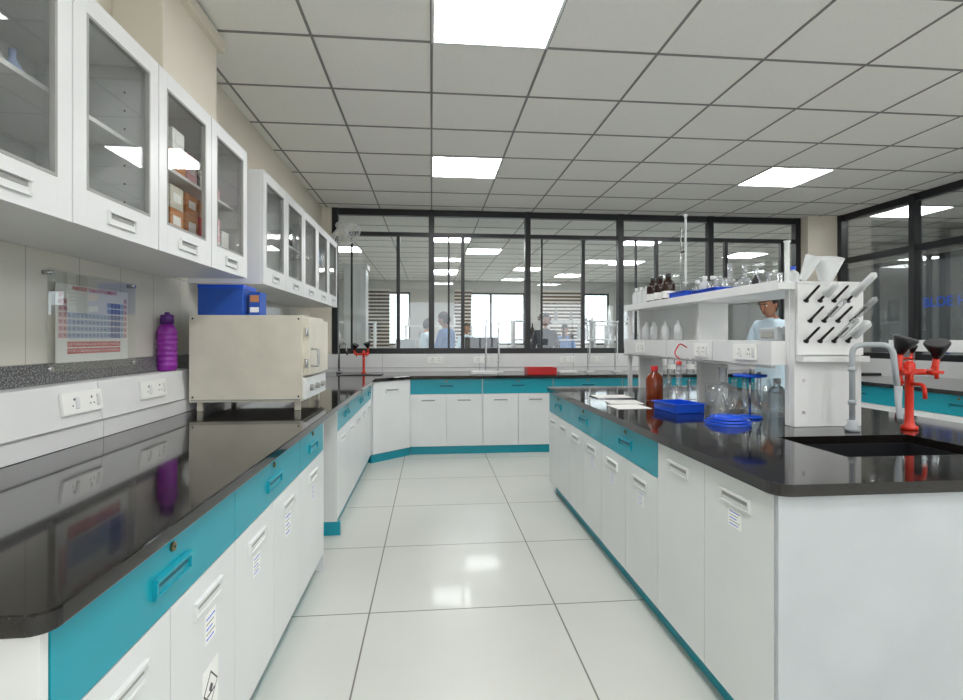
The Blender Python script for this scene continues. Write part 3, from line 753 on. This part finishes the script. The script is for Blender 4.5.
def burette(name, o, h):
    b = B(); o = Vector(o)
    b.box(o.x-0.05, o.x+0.05, o.y-0.07, o.y+0.08, o.z, o.z+0.012, OFFW)
    b.tube([o+Vector((0, 0.06, 0.01)), o+Vector((0, 0.06, h*0.92))], 0.005, STEEL, 10)
    b.tube([o+Vector((0, 0.06, h*0.62)), o+Vector((0, -0.02, h*0.62))], 0.007, BLACKP, 8)
    b.tube([o+Vector((0, -0.02, h*0.2)), o+Vector((0, -0.02, h*0.26)), o+Vector((0, -0.02, h))], [0.003, 0.009, 0.009], PLAST, 12)
    b.tube([o+Vector((0, -0.02, h)), o+Vector((0, -0.02, h+0.03))], [0.006, 0.018], PLAST, 12)
    b.tube([o+Vector((-0.02, -0.02, h*0.25)), o+Vector((0.02, -0.02, h*0.25))], 0.006, OFFW, 8)
    return b.done(name)
burette('burette_stand', (1.95, 3.90, ZS), 0.66)
b = B(); b.lathe((1.70, 2.37, ZS), [(0, 0), (0.028, 0), (0.028, 0.008), (0.012, 0.014), (0.011, 0.19), (0.017, 0.205), (0.01, 0.20)], PLAST, 16); b.done('measuring_cylinder', recalc=False)
b = B(); b.lathe((1.74, 2.68, ZS), [(0, 0), (0.018, 0), (0.018, 0.05), (0.006, 0.07), (0.006, 0.08), (0, 0.08)], BLACKP, 14); b.done('dropper_bottle')
b = B(); b.box(1.68, 1.90, 2.42, 2.56, 1.286, 1.35, PANEL); b.box(1.675, 1.681, 2.44, 2.54, 1.30, 1.335, GREYD); b.lathe((1.78, 2.49, 1.349), [(0, 0), (0.05, 0), (0.05, 0.008), (0, 0.01)], STEEL)
b.done('weighing_balance', 0.006)
b = B()
for y in (3.55, 3.75, 3.95, 4.1): b.lathe((1.73, y, 1.286), [(0, 0), (0.03, 0), (0.03, 0.09), (0.012, 0.12), (0.012, 0.14), (0, 0.14)], PLAST, 16)
b.done('reagent_bottles')

# back bench things
tray('red_tray', 1.10, 1.44, 5.95, 6.18, Z, 0.075, REDP)
burette('burette_stand', (0.66, 6.36, Z), 0.62); burette('burette_stand', (0.82, 6.38, Z), 0.58)
burette('burette_stand', (1.95, 6.36, Z), 0.62); burette('burette_stand', (2.3, 6.36, Z), 0.6)
b = B(); b.box(0.45, 0.75, 6.0, 6.14, Z, Z+0.035, OFFW); b.box(1.5, 1.72, 6.05, 6.2, Z, Z+0.03, OFFW); b.done('white_trays', 0.006)
for x in (3.0, 3.25, 3.6, 4.1): bottle('clear_reagent_bottle', (x, 6.35, Z), 0.05, 0.24, LGLASS, BLUE)

# right bench
b = B()
b.box(4.15, WR-0.02, 2.3, 5.3, 0.845, 0.88, BLACKG)
b.box(4.20, WR-0.02, 2.34, 5.26, 0.09, 0.844, WHITE); b.box(4.23, WR-0.02, 2.36, 5.24, 0, 0.09, TEAL)
M = FR('R', (4.20, 0, 0))
for k in range(7): door(b, M, -2.34-0.417*(k+1), -2.34-0.417*k, 0.095, ZD, WHITE, 0.6)
for k in range(3): door(b, M, -2.34-0.973*(k+1), -2.34-0.973*k, ZD, 0.842, TEAL, 0.755, True)
b.done('right_base_cabinet', 0.002)
b = B()
b.box(4.7, 5.0, 2.6, 5.0, 1.17, 1.28, OFFW)
for y in (2.61, 3.8, 4.95): b.box(4.75, 4.95, y, y+0.04, 0.881, 1.171, OFFW)
b.done('reagent_rack', 0.002)
redtap('laboratory_water_tap', (4.45, 4.6, 0.881), 0.9)
for (x, y) in ((4.85, 3.2), (4.85, 3.4), (4.85, 4.3)): bottle('clear_reagent_bottle', (x, y, 1.281), 0.045, 0.2, PLAST, BLUE)

# ------------------------------------------------------------ next room
b = B(); b.box(-1.2, -0.9, 7.35, 7.65, 0, 2.30, OFFW); b.box(-1.22, -0.88, 7.33, 7.67, 2.25, 2.32, OFFW); b.done('storage_cabinet', 0.005)
for (x0, x1, y0, y1) in ((1.3, 4.8, 9.3, 10.3), (-3.2, -0.9, 10.2, 11.2), (2.6, 6.0, 12.2, 13.1), (-0.9, 1.3, 13.5, 14.4)):
    b = B(); b.box(x0, x1, y0, y1, 0.85, 0.88, BLACKG); b.box(x0+0.04, x1-0.04, y0+0.04, y1-0.04, 0.0, 0.85, WHITE)
    M = FR('B', (0, y0+0.04, 0)); n = int((x1-x0-0.08)/0.42)
    for k in range(n): door(b, M, x0+0.05+0.42*k, x0+0.05+0.42*(k+1), 0.1, 0.67, WHITE, 0.6); door(b, M, x0+0.05+0.42*k, x0+0.05+0.42*(k+1), 0.67, 0.845, TEAL, None)
    ym = (y0+y1)/2
    for z in (1.25, 1.6): b.box(x0+0.2, x1-0.2, ym-0.15, ym+0.15, z, z+0.03, OFFW)
    for x in (x0+0.21, (x0+x1)/2, x1-0.25): b.box(x, x+0.04, ym-0.14, ym+0.14, 0.88, 1.6, OFFW)
    b.done('laboratory_workbench')
    b = B()
    for k in range(int((x1-x0-0.5)/0.15)):
        x = x0+0.3+0.15*k
        for z, pr_ in ((0.881, 0.35), (1.281, 0.5), (1.631, 0.35)):
            if random.random() < pr_ and abs(x-(x0+x1)/2-0.02) > 0.07:
                h = random.uniform(0.6, 1.5); w_ = random.uniform(0.7, 1.2)
                yy = ym if z > 1 else y0+0.2
                b.lathe((x, yy, z), [(0, 0), (0.04*w_, 0), (0.04*w_, 0.12*h), (0.015, 0.16*h), (0.015, 0.2*h), (0, 0.2*h)], random.choice([BROWNB, PAPER, PLAST, PLAST, GREYD, OFFW]), 10)
    b.done('reagent_bottles')
def monitor(o, name='computer_monitor'):
    b = B(); x, y, z = o
    b.box(x-0.12, x+0.12, y-0.08, y+0.08, z, z+0.015, BLACKP); b.box(x-0.02, x+0.02, y, y+0.02, z+0.014, z+0.15, BLACKP)
    b.box(x-0.25, x+0.25, y-0.02, y+0.015, z+0.13, z+0.45, BLACKP); b.box(x-0.235, x+0.235, y-0.022, y-0.019, z+0.145, z+0.435, DARK)
    b.done(name, 0.003)
def instrument(o, w, d, h):
    b = B(); x, y, z = o
    b.box(x-w/2, x+w/2, y-d/2, y+d/2, z, z+h*0.6, OFFW); b.box(x-w*0.4, x+w*0.25, y-d*0.3, y+d*0.4, z+h*0.59, z+h, PANEL)
    b.box(x-w*0.35, x-w*0.05, y-d/2-0.003, y-d/2+0.001, z+h*0.2, z+h*0.45, DARK)
    for k in range(3): b.tube([(x+w*(0.08+0.12*k), y-d/2-0.012, z+h*0.3), (x+w*(0.08+0.12*k), y-d/2, z+h*0.3)], 0.015, BLUE, 10)
    b.done('benchtop_analyser', 0.008)
b = B(); b.box(-0.75, 1.15, 7.75, 8.05, 0.83, 0.86, OFFW)
for x in (-0.7, 1.05): b.box(x, x+0.05, 7.8, 8.0, 0, 0.831, GREYD)
b.box(-0.65, 1.05, 7.87, 7.9, 0.2, 0.25, GREYD); b.done('writing_table', 0.003)
instrument((-0.35, 7.9, 0.861), 0.45, 0.26, 0.42); monitor((0.75, 7.9, 0.861))
b = B(); b.box(2.9, 4.7, 7.7, 8.05, 0.83, 0.86, OFFW)
for x in (2.95, 4.6): b.box(x, x+0.05, 7.75, 8.0, 0, 0.831, GREYD)
b.box(3.0, 4.6, 7.87, 7.9, 0.2, 0.25, GREYD); b.done('writing_table', 0.003)
instrument((3.3, 7.88, 0.861), 0.5, 0.3, 0.5); instrument((4.2, 7.88, 0.861), 0.4, 0.28, 0.38)
b = B(); b.box(5.2, 6.2, 13.6, 14.3, 0, 2.1, OFFW); b.box(5.19, 5.205, 13.7, 13.9, 1.0, 1.2, GREYD); b.box(5.69, 5.71, 13.595, 13.601, 0.1, 2.0, GREYD); b.done('storage_cabinet', 0.005)
b = B(); b.box(7.6, 9.4, 1.0, 6.0, 0.85, 0.88, BLACKG); b.box(7.65, 9.4, 1.05, 5.95, 0, 0.85, WHITE); b.done('laboratory_workbench')

# ------------------------------------------------------------ people
def person(name, loc, yaw, top, H=1.72, arm=0, lean=0.0):
    s = H/1.72
    V = []; E = []; R = []
    def add(p, r, par=None):
        V.append(Vector(p)*s); R.append(r); i = len(V)-1
        if par is not None: E.append((par, i))
        return i
    pel = add((0, 0, 0.93), (0.155, 0.115))
    wa = add((0, 0.0, 1.10), (0.145, 0.105), pel); ch = add((0, 0, 1.29), (0.165, 0.115), wa)
    nb = add((0, -0.005, 1.425), (0.075, 0.07), ch); nt_ = add((0, 0.012, 1.51), (0.052, 0.055), nb)
    wr = {}
    for sd in (-1, 1):
        sh = add((0.155*sd, 0, 1.385), (0.07, 0.07), ch)
        if arm:
            el = add((0.225*sd, 0.06, 1.13), (0.05, 0.05), sh); w_ = add((0.15*sd, 0.29, 1.10), (0.034, 0.034), el)
            hd = Vector((-0.03*sd, 0.09, -0.01))
        else:
            el = add((0.22*sd, -0.01, 1.10), (0.05, 0.05), sh); w_ = add((0.23*sd, 0.05, 0.87), (0.034, 0.034), el)
            hd = Vector((0, 0.02, -0.09))
        wr[sd] = (V[w_].copy(), hd)
        hp = add((0.085*sd, 0, 0.86), (0.095, 0.10), pel); kn = add((0.095*sd, 0.015, 0.49), (0.068, 0.068), hp)
        an = add((0.10*sd, -0.01, 0.10), (0.045, 0.05), kn); add((0.11*sd, 0.15, 0.045), (0.04, 0.035), an)
    me = bpy.data.meshes.new('tmp'); me.from_pydata([tuple(v) for v in V], E, []); o = bpy.data.objects.new('tmp', me); sc.collection.objects.link(o)
    sk = o.modifiers.new('s', 'SKIN'); sk.use_smooth_shade = True
    for i, r_ in enumerate(R): me.skin_vertices[0].data[i].radius = (r_[0]*s, r_[1]*s)
    me.skin_vertices[0].data[0].use_root = True
    sb = o.modifiers.new('ss', 'SUBSURF'); sb.levels = 2; sb.render_levels = 2
    dg = bpy.context.evaluated_depsgraph_get(); dg.update()
    bm_me = bpy.data.meshes.new_from_object(o.evaluated_get(dg))
    bpy.data.objects.remove(o)
    b = B(); b.bm.from_mesh(bm_me)
    ks, kt, kr, kh = b.mi(top), b.mi(SKIN), b.mi(TROU), b.mi(SHOE)
    for f in b.bm.faces:
        c = f.calc_center_median()/s; f.smooth = True
        f.material_index = ks
        if c.z > 1.455: f.material_index = kt
        elif c.z < 0.10: f.material_index = kh
        elif c.z < (0.72 if top is COATM else 0.90) and abs(c.x) < 0.2: f.material_index = kr
    for sd, (w_, hd) in wr.items():
        d = hd.normalized(); side = Vector((sd, 0, 0)) if not arm else Vector((sd*0.95, 0.3, 0)).normalized()
        side = (side-d*side.dot(d)).normalized() if not arm else side
        up = d.cross(side).normalized()
        if not arm: side, up = up, side
        b.tube([w_-d*0.02, w_+d*0.03*s, w_+d*0.085*s], [0.026*s, 0.036*s, 0.036*s], SKIN, 12)
        for k, L in enumerate((0.065, 0.078, 0.072, 0.055)):
            st = w_+d*0.08*s+side*(0.028-0.019*k)*s
            b.tube([st, st+d*L*0.5*s, st+d*L*0.85*s-up*0.018*s*(1 if up.z > 0 else -1), st+d*L*s-up*0.035*s*(1 if up.z > 0 else -1)], [0.0095*s, 0.009*s, 0.008*s, 0.005*s], SKIN, 8)
        st = w_+d*0.025*s+side*0.03*s
        b.tube([st, st+d*0.03*s+side*0.022*s, st+d*0.06*s+side*0.028*s], [0.012*s, 0.0105*s, 0.006*s], SKIN, 8)
    nbody = len(b.bm.verts)
    hc = Vector((0, 0.03, 1.60))*s
    def sph(c, rad, m, fn=None, nu=24, nv=16, cond=None):
        k = b.mi(m); g = []
        for i in range(nv+1):
            th = math.pi*i/nv; row = []
            for j in range(nu):
                ph = 2*math.pi*j/nu
                p = Vector((math.sin(th)*math.cos(ph), math.sin(th)*math.sin(ph), math.cos(th)))
                if fn: p = fn(p)
                row.append(b.bm.verts.new(c+Vector((p.x*rad[0], p.y*rad[1], p.z*rad[2]))*s))
            g.append(row)
        for i in range(nv):
            for j in range(nu):
                th = math.pi*(i+.5)/nv; ph = 2*math.pi*(j+.5)/nu
                q_ = Vector((math.sin(th)*math.cos(ph), math.sin(th)*math.sin(ph), math.cos(th)))
                if cond and not cond(q_): continue
                f = b.bm.faces.new([g[i][j], g[i+1][j], g[i+1][(j+1) % nu], g[i][(j+1) % nu]]); f.material_index = k; f.smooth = True
    def hf(p):
        q_ = p.copy()
        if q_.z < 0: q_.x *= 1+0.32*q_.z; q_.y = q_.y*(1+0.12*q_.z) + (-0.12*q_.z if p.y > 0 else 0)*0.6
        return q_
    sph(hc, (0.076, 0.096, 0.118), SKIN, hf)
    def hr(p):
        q_ = hf(p)*1.12; q_.z += 0.04 if p.z > 0.2 else 0.0
        return q_
    sph(hc, (0.077, 0.098, 0.118), HAIR, hr, nu=32, nv=24, cond=lambda q_: q_.z > 0.36 or (q_.y < 0.30 and q_.z > 0.12) or (q_.y < -0.12 and q_.z > -0.62))
    b.tube([hc+Vector((0, 0.088, 0.02))*s, hc+Vector((0, 0.112, -0.02))*s, hc+Vector((0, 0.092, -0.03))*s], [0.008*s, 0.014*s, 0.010*s], SKIN, 10)
    for sd in (-1, 1):
        sph(hc+Vector((0.030*sd, 0.083, 0.012))*s, (0.013, 0.010, 0.008), EYEW, None, 10, 8)
        sph(hc+Vector((0.030*sd, 0.091, 0.012))*s, (0.006, 0.004, 0.006), HAIR, None, 8, 6)
        b.tube([hc+Vector((0.015*sd, 0.094, 0.032))*s, hc+Vector((0.045*sd, 0.084, 0.032))*s], 0.004*s, HAIR, 6)
        sph(hc+Vector((0.078*sd, 0.0, 0.0))*s, (0.009, 0.02, 0.032), SKIN, None, 10, 8)
    b.tube([hc+Vector((-0.022, 0.088, -0.058))*s, hc+Vector((0, 0.097, -0.058))*s, hc+Vector((0.022, 0.088, -0.058))*s], [0.003, 0.007, 0.003], LIP, 8)
    if lean:
        b.bm.verts.ensure_lookup_table()
        piv = Vector((0, 0.0, 1.50))*s
        Rn = Matrix.Rotation(-lean, 4, 'X')
        for v in list(b.bm.verts)[nbody:]: v.co = piv + (Rn @ (v.co-piv))
    o = b.done(name, recalc=False)
    o.location = loc; o.rotation_euler = (0, 0, yaw)
    return o
person('man_in_lab_coat', (3.56, 5.20, 0), math.radians(112), COATM, 1.78, 1, 0.28)
person('man_in_blue_shirt', (0.24, 8.4, 0), math.radians(60), SHIRTB, 1.72, 1, 0.15)
person('man_in_dark_shirt', (1.95, 8.9, 0), math.radians(170), TROU, 1.72, 0)
person('woman_in_lab_coat', (0.75, 11.4, 0), math.radians(200), COATM, 1.62, 0)
person('man_in_lab_coat', (-0.1, 9.6, 0), math.radians(-70), COATM, 1.66, 1, 0.2)
person('woman_in_blue_coat', (2.9, 11.2, 0), math.radians(150), SHIRTB, 1.60, 1, 0.2)
person('man_in_dark_shirt', (5.2, 10.6, 0), math.radians(120), TROU, 1.72, 0)

# ------------------------------------------------------------ world + camera
w = bpy.data.worlds.new('World'); sc.world = w; w.use_nodes = True
bg = w.node_tree.nodes['Background']; bg.inputs[0].default_value = (0.90, 0.95, 1, 1); bg.inputs[1].default_value = 2.8
cam = bpy.data.cameras.new('Camera'); co = bpy.data.objects.new('Camera', cam); sc.collection.objects.link(co)
cam.sensor_width = 36; cam.lens = 525/963*36; cam.shift_y = -12/963; cam.clip_start = 0.05
co.location = (0, 0, 1.30); co.rotation_euler = (math.radians(90), 0, -math.atan(50/525))
sc.camera = co
